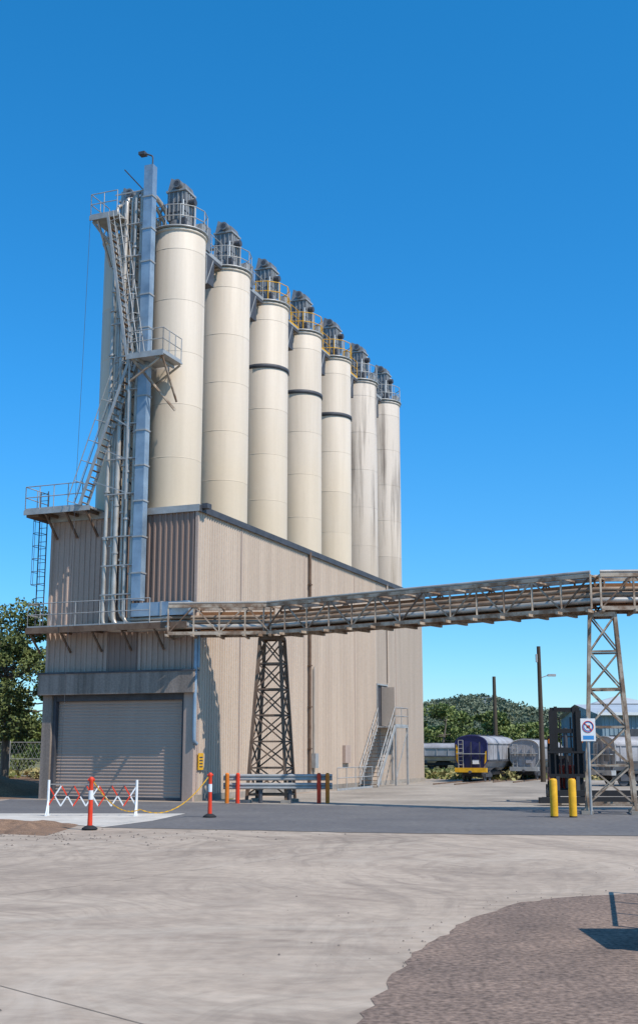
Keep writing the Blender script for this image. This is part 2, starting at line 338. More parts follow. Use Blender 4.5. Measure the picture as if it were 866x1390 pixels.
b=B(FR); b.rail([(13.2,-1.0,0),(18.4,-1.0,0)],galv,h=1.1,sp=1.3); b.build('ground_handrail',bld)
b=B(FR)
b.box(-1.0,-.1,-.1,7.4,6.78,6.9,galv); b.box(-1.04,-1.0,-.1,7.45,6.7,6.95,rust)
b.rail([(-.98,1.6,6.9),(-.98,7.4,6.9),(-.1,7.4,6.9)],galv,sp=1.2)
for y in (1.4,2.9,4.3,5.8,7.3): b.beam((-.95,y,6.75),(-.1,y,5.95),.07,.07,rust); b.beam((-1,y,6.74),(-.1,y,6.74),.07,.09,rust)
b.build('lower_walkway',bld)
b=B(FR)
b.box(-1.1,.6,4.5,7.75,11.83,11.92,galv); b.box(-1.14,-1.1,4.5,7.75,11.74,11.95,galv)
b.rail([(-1.08,4.9,11.92),(-1.08,7.72,11.92),(.6,7.72,11.92)],galv,sp=.8)
for y in (4.7,5.7,6.7): b.beam((-1.05,y,11.75),(-.1,y,10.8),.08,.08,rust); b.beam((-1.1,y,11.76),(-.05,y,11.76),.08,.12,rust)
b.box(-1.0,.6,7.1,7.7,11.66,11.82,rust)
for y in (7.12,7.5): b.tube([(-.3,y,6.9),(-.3,y,12.9)],.028,darks,6)
for i in range(20): b.tube([(-.3,7.12,7.1+.3*i),(-.3,7.5,7.1+.3*i)],.014,darks,5)
for i in range(6):
    z=8.8+.55*i; b.tube([(-.3,7.12,z),(-.7,7.08,z),(-.9,7.31,z),(-.7,7.54,z),(-.3,7.5,z)],.014,darks,5,.15)
for y,x in ((7.1,-.71),(7.31,-.88),(7.52,-.71)): b.tube([(x,y,8.8),(x,y,11.6)],.012,darks,5)
b.build('upper_platform',bld)
# ------------------------------------------------------------------ silos
R=1.19; ZT=24.45
def silo(sx,sy,idx,row):
    b=B(FR); m=silo_m2 if idx>=5 else silo_m
    b.rev(sx,sy,[(R,H+.1),(R,ZT),(R-.03,ZT+.05)],m,48)
    b.rev(sx,sy,[(R,ZT+.05),(.5,ZT+.3),(.001,ZT+.3)],m,32)
    for z in np.arange(11.75,ZT-.5,2.35): b.rev(sx,sy,[(R,z-.02),(R+.006,z-.012),(R+.006,z+.012),(R,z+.02)],m,48)
    b.rev(sx,sy,[(R,ZT-.12),(R+.05,ZT-.1),(R+.05,ZT),(R,ZT+.02)],m,48)
    if row==0 and 2<=idx<=4: b.rev(sx,sy,[(R,20.92),(R+.06,20.94),(R+.06,21.12),(R,21.15)],darks,48)
    rm=yel if 2<=idx<=4 else galv
    b.rev(sx,sy,[(R-.1,ZT+.06),(R+.12,ZT+.06),(R+.12,ZT+.12),(R-.1,ZT+.12)],galv,24)
    rr=R+.06; n=12
    P=[(sx+rr*math.cos(2*math.pi*k/n),sy+rr*math.sin(2*math.pi*k/n)) for k in range(n+1)]
    for k in range(n): b.tube([(*P[k],ZT+.1),(*P[k],ZT+1.1)],.024,rm,5)
    for h in (.58,1.1):
        for k in range(n): b.tube([(*P[k],ZT+h),(*P[k+1],ZT+h)],.024,rm,5,caps=False)
    fx,fy=sx-.1,sy-.1; z0=ZT+.28
    b.rev(fx,fy,[(.52,z0),(.52,z0+.35),(.46,z0+.4)],filt,20)
    w=.44
    b.box(fx-w,fx+w,fy-w,fy+w,z0+.4,z0+1.75,filt)
    for k in range(4):
        o=-w+.1+k*.22
        b.box(fx-w-.03,fx-w,fy+o,fy+o+.05,z0+.42,z0+1.7,galv); b.box(fx+o,fx+o+.05,fy-w-.03,fy-w,z0+.42,z0+1.7,galv)
    for zz in (.75,1.2): b.box(fx-w-.02,fx+w+.02,fy-w-.02,fy+w+.02,z0+zz,z0+zz+.04,darks)
    b.box(fx-w-.06,fx+w+.06,fy-w-.06,fy+w+.06,z0+1.75,z0+1.83,galv)
    vs=[(fx-w,fy-w,z0+1.83),(fx+w,fy-w,z0+1.83),(fx+w,fy+w,z0+1.83),(fx-w,fy+w,z0+1.83),(fx-w+.1,fy-w+.05,z0+2.1),(fx+w-.1,fy-w+.05,z0+2.1),(fx+w-.1,fy+w-.1,z0+2.5),(fx-w+.1,fy+w-.1,z0+2.5)]
    b.add(vs,[(0,1,5,4),(1,2,6,5),(2,3,7,6),(3,0,4,7),(4,5,6,7)],filt)
    b.tube([(fx-w-.2,fy-.1,z0+2.05),(fx-w+.1,fy-.1,z0+2.05)],.2,filt,16); b.tube([(fx-w-.21,fy-.1,z0+2.05),(fx-w-.19,fy-.1,z0+2.05)],.12,darks,12)
    b.tube([(fx,fy-w-.3,z0+1.3),(fx,fy-w,z0+1.3)],.16,darks,12)
    b.tube([(fx+.3,fy-w-.12,z0),(fx+.3,fy-w-.12,z0+1.5),(fx+.3,fy-w+.1,z0+1.7)],.05,galv,8,.2)
    b.box(fx+.35,fx+.75,fy-.9,fy-.6,ZT+.15,ZT+.7,galv)
    b.box(fx-.7,fx-.5,fy-.6,fy-.3,ZT+.2,ZT+.6,darks); b.tube([(fx-.6,fy-.45,ZT+.2),(fx-.6,fy-.45,ZT+1.5)],.03,white,6)
    b.tube([(sx-.2,sy+.9,ZT+.1),(sx-.2,sy+.9,ZT+1.5),(sx+.4,sy+.6,ZT+1.7),(fx,fy,z0+1.4)],.07,pipem,8,.25)
    b.build('grain_silo')
for row,sy in ((0,2.05),(1,4.5)):
    for i in range(7): silo(1.5+4.7*i,sy,i,row)
b=B(FR)
for i in range(6):
    x0=1.5+4.7*i+R+.1; x1=x0+4.7-2*R-.2; m=yel if 1<i<5 else galv
    b.box(x0,x1,1.6,2.5,ZT-.02,ZT+.06,galv)
    b.rail([(x0,1.62,ZT+.06),(x1,1.62,ZT+.06)],m); b.rail([(x0,2.48,ZT+.06),(x1,2.48,ZT+.06)],m)
    b.beam((x0,1.65,ZT-.1),(x1,1.65,ZT-.1),.08,.16,darks); b.beam((x0,2.45,ZT-.1),(x1,2.45,ZT-.1),.08,.16,darks)
    b.box(x0+.2,x0+1.1,1.5,2.2,ZT-1.5,ZT-.2,darks); b.box(x0+.3,x0+.8,1.55,1.9,ZT+.1,ZT+1.3,filt)
    b.tube([(x0+.2,1.9,ZT+.6),(x0+1.4,1.9,ZT+1.1)],.05,orange if i<2 else galv,8)
    b.beam((x0+.3,1.5,ZT-.2),(x0+.3,1.5,ZT-1.6),.05,.05,galv); b.beam((x0+1.0,1.5,ZT-.2),(x0+.3,1.5,ZT-1.6),.04,.04,galv)
    b.tube([(x0-.4,3.3,ZT+1.7),(x0+4,3.3,ZT+1.7)],.09,pipem,8)
b.build('rooftop_walkway')
# ------------------------------------------------------------------ service riser
ris=empty('service_riser',tuple(LW(-.5,3,6.9)))
b=B(FR)
b.box(-.82,-.45,2.15,2.58,7.9,27.0,galvb)
for z in np.arange(9,26.9,1.5): b.box(-.85,-.42,2.12,2.61,z,z+.06,galv)
b.box(-.75,-.3,.0,2.6,7.25,7.8,galvb); b.box(-.78,-.27,1.2,1.26,7.22,7.83,galv)
b.tube([(-.6,2.3,27),(-.6,2.3,27.5),(-.6,2.7,27.7)],.035,darks,6,.1); b.box(-.75,-.45,2.65,2.95,27.62,27.76,darks)
b.build('cable_duct',ris)
b=B(FR)
for y in (2.7,4.0): b.beam((-.15,y,11.9),(-.15,y,26.3),.14,.14,galv); b.beam((.35,y,11.9),(.35,y,26.3),.1,.1,darks)
for k in range(10):
    z=12.4+1.5*k; b.beam((-.15,2.7,z),(-.15,4.0,z),.08,.08,galv); b.beam((-.72,2.6,z),(-.72,4.05,z),.05,.05,galv); b.beam((.35,2.7,z),(.35,4,z),.07,.07,darks)
    b.beam((-.12,2.7,z),(-.12,4.0,z+1.5),.05,.05,darks)
for z in (8.2,9.4,10.6): b.beam((-.72,2.5,z),(-.72,4.1,z),.05,.05,galv)
for y in (2.62,3.9): b.tube([(-.3,y,8),(-.3,y,25.5)],.05,darks,6)
b.build('riser_frame',ris)
def ladder(b,p0,p1,w,m,cage=True,step=.28,hr=.75):
    p0=Vector(p0);p1=Vector(p1);d=(p1-p0);L=d.length;d.normalize(); s=Vector((1,0,0)); nrm=s.cross(d).normalized()
    if nrm.z<0: nrm=-nrm
    for q in (-.5,.5): b.beam(p0+s*w*q,p1+s*w*q,.05,.12,m); b.tube([p0+s*w*q+nrm*hr,p1+s*w*q+nrm*hr],.022,m,5); b.tube([p0+s*w*q+nrm*hr*.5,p1+s*w*q+nrm*hr*.5],.016,m,5)
    n=int(L/step)
    for i in range(n): p=p0+d*(i+.5)*step; b.beam(p-s*w/2,p+s*w/2,.12,.03,rust if i%2 else m)
    for i in range(0,int(L/.9)+1):
        p=p0+d*min(L,i*.9)
        for q in (-.5,.5): b.tube([p+s*w*q,p+s*w*q+nrm*hr],.018,m,5)
        if cage: b.tube([p+s*w*-.5+nrm*hr,p+nrm*hr*1.35,p+s*w*.5+nrm*hr],.016,m,5,.2)
b=B(FR)
b.box(-1.5,.15,1.0,2.75,18.0,18.08,galv); b.box(-1.54,-1.5,1.0,2.75,17.92,18.12,galv)
b.rail([(-1.48,2.7,18.08),(-1.48,1.04,18.08),(.1,1.04,18.08)],galv,sp=.6)
for x in (-1.4,.05): b.beam((x,2.6,17.0),(x,1.05,17.95),.07,.07,beam)
b.beam((-1.45,2.5,17.95),(-.2,1.1,15.9),.09,.09,beam); b.beam((-1.45,1.1,17.95),(-.1,1.1,16.3),.07,.07,beam)
b.beam((-1.45,1.4,17.92),(.1,1.4,17.92),.08,.12,galv); b.beam((-1.45,2.3,17.92),(.1,2.3,17.92),.08,.12,galv)
b.box(-1.3,.2,3.55,4.95,24.7,24.78,galv); b.box(-1.34,-1.3,3.55,4.95,24.6,24.82,galv)
b.rail([(-1.28,3.6,24.78),(-1.28,4.92,24.78),(.2,4.92,24.78)],galv,sp=.6)
b.beam((-1.2,4.85,24.6),(-.1,3.9,23.0),.09,.09,galv); b.beam((-1.2,4.6,24.6),(0,4.6,22.9),.08,.08,galv)
ladder(b,(-1.2,2.75,18.1),(-1.2,3.95,24.75),.55,galv,hr=.55)
ladder(b,(-1.0,4.9,11.95),(-1.0,2.75,18.0),.55,galv,cage=False,hr=.65)
b.beam((-1.3,2.7,12.0),(-1.3,2.7,18.0),.06,.06,galv)
for k in range(4): b.beam((-1.3,2.7,12.3+k*1.4),(-1.3,4.3-k*.5,12.9+k*1.3),.04,.04,galv)
b.build('stairs_and_platforms',ris)
b=B(FR); b.tube([(-1.25,4.95,24.7),(-1.25,5.3,.1)],.010,darks,4); b.build('hanging_cable',ris)
# ------------------------------------------------------------------ conveyor gallery
P0=Vector((-5.9,47.05,0));P1=Vector((-1.84,46.7,0));P2=Vector((9.15,38.5,0));P3=Vector((26,37.4,0))
ZB,ZTOP=6.47,7.55
gal=empty('pipe_gallery',(P1.x,P1.y,ZB))
b=B(); bw=.55
def off(a,b_,o):
    d=(b_-a).normalized(); return Vector((d.y,-d.x,0))*o
for A,C in ((P0,P1),(P1,P2),(P2,P3)):
    d=(C-A); n=max(2,round(d.length/1.05))
    for sgn in (-1,1):
        o=off(A,C,bw*sgn); a=A+o;c=C+o
        for z,w in ((ZB,.11),(ZTOP,.10)): b.beam(a+Vector((0,0,z)),c+Vector((0,0,z)),w,w+.02,beam)
        b.tube([a+Vector((0,0,ZTOP+.12)),c+Vector((0,0,ZTOP+.12))],.05,pipem,8)
        for i in range(n+1):
            p=a+(c-a)*i/n; b.beam(p+Vector((0,0,ZB)),p+Vector((0,0,ZTOP)),.06,.06,beam)
            if i<n:
                q=a+(c-a)*(i+1)/n
                if i%2==0: b.beam(p+Vector((0,0,ZB)),q+Vector((0,0,ZTOP)),.05,.05,rust if i%3==0 else beam)
                else: b.beam(p+Vector((0,0,ZTOP)),q+Vector((0,0,ZB)),.05,.05,beam)
    for i in range(n+1):
        p=A+d*i/n; o=off(A,C,1)
        b.beam(p-o*(bw+.05)+Vector((0,0,ZB-.1)),p+o*(bw+.38)+Vector((0,0,ZB-.1)),.09,.09,beam)
        b.beam(p-o*bw+Vector((0,0,ZTOP)),p+o*bw+Vector((0,0,ZTOP)),.06,.06,beam)
    o=off(A,C,1)
    vs=[A-o*.5+Vector((0,0,ZB+.1)),A+o*.5+Vector((0,0,ZB+.1)),C+o*.5+Vector((0,0,ZB+.1)),C-o*.5+Vector((0,0,ZB+.1))]
    b.add(vs,[(0,1,2,3)],deck)
    vs=[A-o*.48+Vector((0,0,ZB+.2)),C-o*.48+Vector((0,0,ZB+.2)),C-o*.48+Vector((0,0,ZB+.95)),A-o*.48+Vector((0,0,ZB+.95))]
    b.add(vs,[(0,1,2,3)],deck)
b.build('truss',gal)
b=B()
NP=6
for i in range(NP):
    y=2.8+.24*i; x=-.5-(.12 if i%2 else 0); ro=-.38+.15*i; zz=ZB+.28+.10*((i*2)%5)
    top=26.2-.12*i
    s0=P0+off(P0,P1,-ro); s1=P1+off(P1,P2,-ro); s2=P2+off(P2,P3,-ro); s3=P3+off(P2,P3,-ro)
    b.tube([LW(1.4,2.4+.3*i,top-.9),LW(.9,y,top),LW(x,y,top),LW(x,y,zz),Vector((s0.x,s0.y,zz))],.085 if i%3 else .11,pipem,10,.55)
    b.tube([Vector((s0.x,s0.y,zz)),Vector((s1.x,s1.y,zz)),Vector((s2.x,s2.y,zz)),Vector((s3.x,s3.y,zz))],.08 if i%3 else .10,pipew if i%3 else pipem,10,.55)
    for k in range(9):
        z=9+2*k+.3*i
        if z<25: q=LW(x,y,z); b.tube([q,q+Vector((0,0,.08))],.135,galv,10)
b.build('product_pipes',gal)
def pylon(name,cx,cy,rot,base,topw,h,m,n):
    F=Matrix.Translation((cx,cy,0))@Matrix.Rotation(rot,4,'Z'); b=B(F)
    def c(k,z):
        w=(base+(topw-base)*z/h)/2; sx,sy=((-1,-1),(1,-1),(1,1),(-1,1))[k%4]; return Vector((sx*w,sy*w,z))
    for k in range(4):
        b.beam(c(k,.1),c(k,h),.11,.11,m); b.box(c(k,0).x-.18,c(k,0).x+.18,c(k,0).y-.18,c(k,0).y+.18,.014,.12,farcon)
        zs=[.3+(h-.3)*i/n for i in range(n+1)]
        for i in range(n):
            b.beam(c(k,zs[i]),c(k+1,zs[i+1]),.05,.05,m); b.beam(c(k+1,zs[i]),c(k,zs[i+1]),.05,.05,m)
            b.beam(c(k,zs[i]),c(k+1,zs[i]),.06,.06,m)
        b.beam(c(k,h),c(k+1,h),.1,.14,m)
    b.build(name)
pylon('support_pylon',P1.x,P1.y,-.2,1.55,.8,ZB-.18,rust,6)
pylon('support_pylon',P2.x+.1,P2.y,-.2,1.5,.8,ZB-.18,beam,5)
b=B(Matrix.Translation((8.45,37.75,0)))
b.tube([(0,0,.0),(0,0,3.0)],.045,galv,8); b.box(-.23,.23,-.06,-.045,2.25,2.95,white)
dv=[(.17*math.cos(a),-.064,2.70+.17*math.sin(a)) for a in np.linspace(0,2*math.pi,25)[:-1]]
b.add(dv,[tuple(range(24))],blue)
dv=[(.12*math.cos(a),-.068,2.70+.12*math.sin(a)) for a in np.linspace(0,2*math.pi,25)[:-1]]
b.add(dv,[tuple(range(24))],white)
ring=[(.17*math.cos(a),-.072,2.70+.17*math.sin(a)) for a in np.linspace(0,2*math.pi,25)]
b.tube(ring,.010,red,6,caps=False); b.beam((-.11,-.078,2.81),(.11,-.078,2.59),.01,.022,red); b.box(-.05,.06,-.073,-.07,2.65,2.74,darks); b.box(-.17,.17,-.064,-.061,2.3,2.42,blue)
b.build('warning_sign')
b=B(FR); b.box(.18,.62,-.11,-.09,1.2,1.85,yel)
for k in range(4): b.box(.27,.55,-.116,-.113,1.3+.12*k,1.35+.12*k,darks)
b.build('wall_sign')
# ------------------------------------------------------------------ crash barrier
bar=empty('crash_barrier',(-1.6,45.9,0))
b=B()
for x,y,m in ((-3.45,45.5,orange),(-3.05,45.5,red),(.0,45.5,red),(.32,45.5,orange),(-2.2,45.75,darks),(-1.1,45.75,darks)):
    b.tube([(x,y,.0),(x,y,1.08)],.078,m,12); b.rev(x,y,[(.078,1.08),(.05,1.12),(.001,1.13)],m,12)
b.build('posts',bar)
b=B()
prof=[(0,.0),(-.06,.04),(-.06,.08),(0,.11),(0,.13),(-.06,.16),(-.06,.2),(0,.24)]
for z0,y0,mm in ((.84,45.63,galv),(.52,45.63,galv)):
    vs=[(x,y0+p,z0+q) for x in (-3.6,.5) for p,q in prof]; n=len(prof)
    b.add(vs,[(i,i+1,n+i+1,n+i) for i in range(n-1)],mm); b.add([(v[0],v[1]+.012,v[2]) for v in vs],[(i,i+1,n+i+1,n+i) for i in range(n-1)],darks)
b.build('w_beam_rails',bar)
for x in (7.0,7.56):
    b=B(); b.rev(x,36.2,[(.115,.012),(.115,1.08),(.09,1.13),(.001,1.15)],yel,20); b.rev(x,36.2,[(.118,.013),(.118,.05)],black,20); b.build('yellow_bollard')
def ttop(x,y):
    b=B(); b.rev(x,y,[(.001,.02),(.2,.02),(.2,.05),(.12,.1),(.07,.12)],black,20)
    b.rev(x,y,[(.065,.1),(.055,.75)],red,18); b.rev(x,y,[(.06,.75),(.06,.98)],white,18); b.rev(x,y,[(.054,.98),(.05,1.18),(.06,1.22),(.055,1.3),(.001,1.32)],red,18)
    b.tube([(x-.085,y,1.24),(x+.085,y,1.24)],.03,red,8)
    b.build('traffic_bollard')
ttop(-5.77,30.7); ttop(-3.25,36.2)
b=B()
def cat(a,c,sag,n=40):
    a=Vector(a);c=Vector(c); return [a+(c-a)*t+Vector((0,0,-sag*4*t*(1-t))) for t in np.linspace(0,1,n)]
pts=cat((-5.72,30.7,1.2),(-5.0,34,.35),.3,26)+cat((-5.0,34,.35),(-3.3,36.2,1.2),.45,26)[1:]
for i,(p,q) in enumerate(zip(pts[:-1],pts[1:])):
    p=Vector((p.x,p.y,max(p.z,.04)));q=Vector((q.x,q.y,max(q.z,.04))); b.beam(p,q,.03 if i%2 else .012,.012 if i%2 else .03,yel)
b.build('plastic_chain')
b=B(); y=37.0
for x in (-8.25,-5.56):
    b.tube([(x,y,.02),(x,y,1.08)],.04,white,8); b.beam((x,y-.3,.03),(x,y+.3,.03),.05,.04,white); b.tube([(x,y-.28,.04),(x,y,.5)],.02,white,6)
n=7; dx=(2.69)/n
for i in range(n):
    x0=-8.25+i*dx
    for j,(za,zb) in enumerate(((.3,.9),(.9,.3))):
        a=Vector((x0,y-.02+.03*j,za));c=Vector((x0+dx,y-.02+.03*j,zb)); md=a.lerp(c,.5)
        m1,m2=(red,white) if j else (white,darks)
        b.beam(a,md,.012,.04,m1 if i%2 else red); b.beam(md,c,.012,.04,m2 if (i%3) else white)
b.tube([(-8.25,y,.95),(-5.56,y,.95)],.012,galv,5)
b.build('expanding_barricade')
# ------------------------------------------------------------------ forklift
fk=empty('forklift',(9.5,47,0)); F=Matrix.Translation((9.35,45.6,0))@Matrix.Rotation(-.15,4,'Z')
b=B(F)
for sx in (-.5,.5):
    b.box(sx-.1,sx+.1,-.14,.08,.15,3.45,black); b.box(sx*.68-.06,sx*.68+.06,-.08,.1,.3,3.6,black)
for z in (.4,1.9,3.4,2.6): b.box(-.56,.56,-.05,.07,z,z+.16,black)
b.tube([(0,.05,.3),(0,.05,2.8)],.08,darks,10); b.tube([(.2,.0,.3),(.2,.0,3.2)],.03,black,6); b.tube([(-.2,.0,.3),(-.2,.0,3.2)],.03,black,6)
b.build('mast',fk)
b=B(F)
for z in (.35,.95): b.box(-.68,.68,-.24,-.15,z,z+.14,black)
for k in range(7): b.box(-.66+.21*k,-.60+.21*k,-.23,-.15,1.0,1.85,black)
b.box(-.68,.68,-.24,-.14,1.85,1.93,black)
for x in (-.42,.32): b.box(x,x+.13,-1.5,-.24,.12,.19,darks); b.box(x,x+.13,-.3,-.24,.12,1.0,darks)
b.build('carriage_and_forks',fk)
b=B(F)
b.box(-.62,.62,.3,1.7,.35,1.05,red); b.box(-.64,.64,1.7,2.5,.3,1.3,darks); b.box(-.55,.55,.25,.5,1.05,1.4,red); b.box(-.3,.3,1.15,1.55,1.05,1.25,black); b.box(-.3,.3,1.5,1.65,1.15,1.75,black)
for x in (-.58,.58):
    b.beam((x,.35,1.2),(x,.55,2.45),.08,.08,black); b.beam((x,2.0,1.2),(x,1.8,2.45),.08,.08,black); b.box(x-.04,x+.04,.5,1.85,2.43,2.51,black)
    b.tube([(x,.42,2.3),(x,.32,2.3)],.09,orange,12)
for k in range(8): b.box(-.58,.58,.55+k*.18,.6+k*.18,2.46,2.5,black)
b.tube([(-.1,.5,1.3),(0,.8,1.55)],.02,black,6); b.build('body_and_overhead_guard',fk)
b=B(F)
for x in (-.72,.5):
    for yy,r in ((.3,.4),(2.1,.32)): b.tube([(x,yy,r+.01),(x+.24,yy,r+.01)],r,black,20); b.tube([(x-.01,yy,r),(x+.25,yy,r)],r*.45,galv,12)
b.build('wheels',fk)
b=B()
for k,(z,yy) in enumerate(((.1,43.6),(.1,44.0),(.34,43.8))): b.box(7.9+.2*k,12.6+.1*k,yy-.12,yy+.12,z,z+.2,black)
for x in (8.5,12): b.box(x,x+.15,43.3,44.3,.01,.1,wood)
b.build('steel_beam_stack')
# ------------------------------------------------------------------ rail wagons
def wagon(x,y,rot,L,w,h,endm,sidem,trim):
    F=Matrix.Translation((x,y,0))@Matrix.Rotation(-rot,4,'Z'); e=empty('hopper_wagon',(x,y,0))
    b=B(F); zb=.75; hw=w/2; zl=zb+.55
    prof=[(-hw*.72,zb+.1),(-hw,zl),(-hw*1.02,h-.5)]+[(hw*math.cos(a),h-.45+.45*math.sin(a)) for a in np.linspace(math.pi,0,13)[1:-1]]+[(hw*1.02,h-.5),(hw,zl),(hw*.72,zb+.1)]
    n=len(prof); vs=[(p,yy,q) for yy in (0.35,L-.35) for p,q in prof]
    b.add(vs,[(i,i+1,n+i+1,n+i) for i in range(n-1)],sidem)
    b.add([(p,.35,q) for p,q in prof],[tuple(range(n))],endm); b.add([(p,L-.35,q) for p,q in prof],[tuple(range(n))[::-1]],endm)
    for k in range(int(L/1.2)):
        yy=.6+k*1.2
        for s in (-1,1): b.box(min(s*hw,s*(hw+.06)),max(s*hw,s*(hw+.06)),yy,yy+.07,zl,h-.5,sidem)
    for s in (-1,1): b.box(min(s*hw,s*(hw+.08)),max(s*hw,s*(hw+.08)),.35,L-.35,zl-.06,zl+.06,darks); b.box(min(s*hw,s*(hw+.08)),max(s*hw,s*(hw+.08)),.35,L-.35,h-.52,h-.44,sidem)
    for k in range(int(L/2)): b.box(-.3,.3,.9+k*2,1.7+k*2,h-.03,h+.06,darks)
    for k in range(max(1,int(L/3))):
        yy=1.3+k*3; b.add([(-hw*.8,yy,zb+.1),(hw*.8,yy,zb+.1),(hw*.8,yy+1.6,zb+.1),(-hw*.8,yy+1.6,zb+.1),(-.25,yy+.5,.35),(.25,yy+.5,.35),(.25,yy+1.1,.35),(-.25,yy+1.1,.35)],[(0,1,5,4),(1,2,6,5),(2,3,7,6),(3,0,4,7),(4,5,6,7)],sidem)
    b.build('hopper_body',e)
    b=B(F)
    edge=[(p,.3,q) for p,q in prof]; b.tube(edge,.035,trim if endm!=navy else navy,6); b.box(-hw,hw,.0,.3,zb-.15,zb+.12,trim); b.box(-hw,hw,L-.3,L,zb-.15,zb+.12,trim)
    if endm==navy:
        b.add([(-hw-.01,.29,zl),(-hw+.2,.29,zb+.12),(-hw+.15,.29,h-.7),(-hw-.01,.29,h-.5)],[(0,1,2,3)],yel); b.add([(hw+.01,.29,zl),(hw+.01,.29,h-.9),(hw-.12,.29,h-1.0),(hw-.2,.29,zb+.12)],[(0,1,2,3)],yel)
    for p in (-hw*.55,hw*.0,hw*.55): b.box(p-.03,p+.03,.22,.285,zb+.1,h-.4,endm if endm!=navy else darks)
    b.tube([(-hw*.8,.2,zb+.1),(-hw*.8,.2,h-.3)],.025,galv,5); b.tube([(-hw*.5,.2,zb+.1),(-hw*.5,.2,h-.3)],.025,galv,5)
    for k in range(7): b.tube([(-hw*.8,.2,zb+.3+k*.25),(-hw*.5,.2,zb+.3+k*.25)],.018,galv,5)
    b.box(-hw*.9,hw*.9,.05,.3,zb+.95,zb+1.0,galv); b.box(.1,hw*.5,.15,.22,zb+.35,zb+.6,white if endm==navy else endm)
    b.tube([(0,-.25,.62),(0,.1,.62)],.09,darks,8)
    b.build('end_frame',e)
    b=B(F)
    for yy in (1.0,2.2,L-2.2,L-1.0):
        for s in (-.62,.62): b.tube([(s-.05,yy,.36),(s+.05,yy,.36)],.34,darks,18)
        b.tube([(-.6,yy,.36),(.6,yy,.36)],.06,darks,8)
    for yc in (1.6,L-1.6):
        for s in (-.72,.72): b.box(s-.05,s+.05,yc-.85,yc+.85,.3,.5,darks)
    b.box(-.6,.6,.3,L-.3,.4,.7,black)
    b.build('bogies',e)
wagon(9.35,74.6,.38,8.5,2.0,2.85,navy,wgrey,yel)
wagon(13.4,79,.38,9,1.9,2.65,wgrey,wgrey,galv)
wagon(15.5,66.5,1.2,11,2.0,2.7,wgrey,wgrey,galv)
wagon(16.3,122,1.9-math.pi,9,2.2,2.6,wgrey,wgrey,darks)
wagon(10.6,124,1.45,9,2.2,2.6,wgrey,wgrey,darks)
b=B()
for x0,y0,rot,L in ((9.35,74.6,.38,60),(13.4,79,.38,60)):
    d=Vector((math.sin(rot),math.cos(rot),0)); o=Vector((d.y,-d.x,0))
    a=Vector((x0,y0,0))-d*6
    for s in (-.62,.62): b.beam(a+o*s+Vector((0,0,.03)),a+d*L+o*s+Vector((0,0,.03)),.07,.1,rust)
b.build('railway_track')
# ------------------------------------------------------------------ warehouse
wh=empty('warehouse_shed',(36,112,0)); b=B()
b.corr((25.5,108,0),X,32,Z,5.2,(0,-1,0),wwall,.4,.06); b.corr((25.5,108,0),Y,18,Z,5.2,(-1,0,0),wwall,.4,.06)
b.add([(25.5,108,5.2),(25.5,126,5.2),(25.5,117,6.2)],[(0,1,2)],wwall)
b.box(28,31.5,107.9,107.97,0,3.8,darks); b.box(36,40,107.9,107.97,0,3.8,wgrey); b.build('walls',wh)
b=B(); b.add([(25,107.5,5.1),(58,107.5,5.1),(58,117,6.3),(25,117,6.3),(25,126.5,5.1),(58,126.5,5.1)],[(0,1,2,3),(3,2,5,4)],wroof); b.box(25,58,107.4,107.5,5.0,5.25,white); b.build('roof',wh)
b=B()
b.box(31,37,134,138,0,7.0,wgrey); b.add([(30.6,133.6,7.0),(37.4,133.6,7.0),(37.4,138.4,7.0),(30.6,138.4,7.0),(34,136,8.0)],[(0,1,4),(1,2,4),(2,3,4),(3,0,4)],wroof); b.build('distant_shed')
b=B(); b.tube([(13.9,75,0),(13.9,75,8.4)],[.17,.12],wood,10); b.tube([(13.9,75,6.4),(14.5,74.9,6.6)],.03,galv,6); b.box(14.4,14.9,74.8,75.0,6.5,6.65,galv); b.box(13.7,13.78,74.8,75.1,7.4,7.9,galv); b.build('utility_pole')
b=B(); b.tube([(14.7,100,0),(14.7,100,8.0)],[.2,.14],wood,10); b.build('utility_pole')
b=B(); b.rail([(4.9,16.9,.01),(4.15,13.6,.01)],galv,h=1.25,sp=1.1,r=.03); b.build('offscreen_shadow_rail')  # unseen rail, added off-frame to throw its shadow into the lower right
b=B(); b.box(3.9,4.7,11.9,13.2,.01,1.5,galv); b.box(3.85,4.75,11.85,13.25,1.5,1.56,darks); b.box(3.95,4.65,11.87,11.9,.15,1.4,filt); b.box(3.88,3.9,12.3,12.4,.7,.9,darks); b.build('offscreen_shadow_box')  # unseen box, added off-frame to cast the dark shadow block at lower right
# ------------------------------------------------------------------ fence left
b=B(); fy=88
for i in range(18):
    x=-46+i*2.6; b.tube([(x,fy,0),(x,fy,2.6)],.05,galv,6)
for z in (.1,1.3,2.5): b.tube([(-46,fy,z),(-1.8,fy,z)],.025,galv,5)
for i in range(150):
    x=-46+i*.3; b.beam((x,fy,0),(x+1.25,fy,2.5),.012,.012,galv); b.beam((x+1.25,fy+.02,0),(x,fy+.02,2.5),.012,.012,galv)
b.build('chain_link_fence')
cl=[((-46+1.0*i+random.uniform(-.4,.4),84+random.uniform(-5,6),.25),(1.2,1.6,.35),random.uniform(.4,1),1) for i in range(70)]
leaves('dry_grass',cl,grass_m,.45,90)
cl=[((4.5+random.random()*6,84+random.uniform(0,9),.2),(1.4,1.2,.35),random.uniform(.0,.3),1) for i in range(26)]
leaves('green_weeds',cl,grass_m,.35,130)
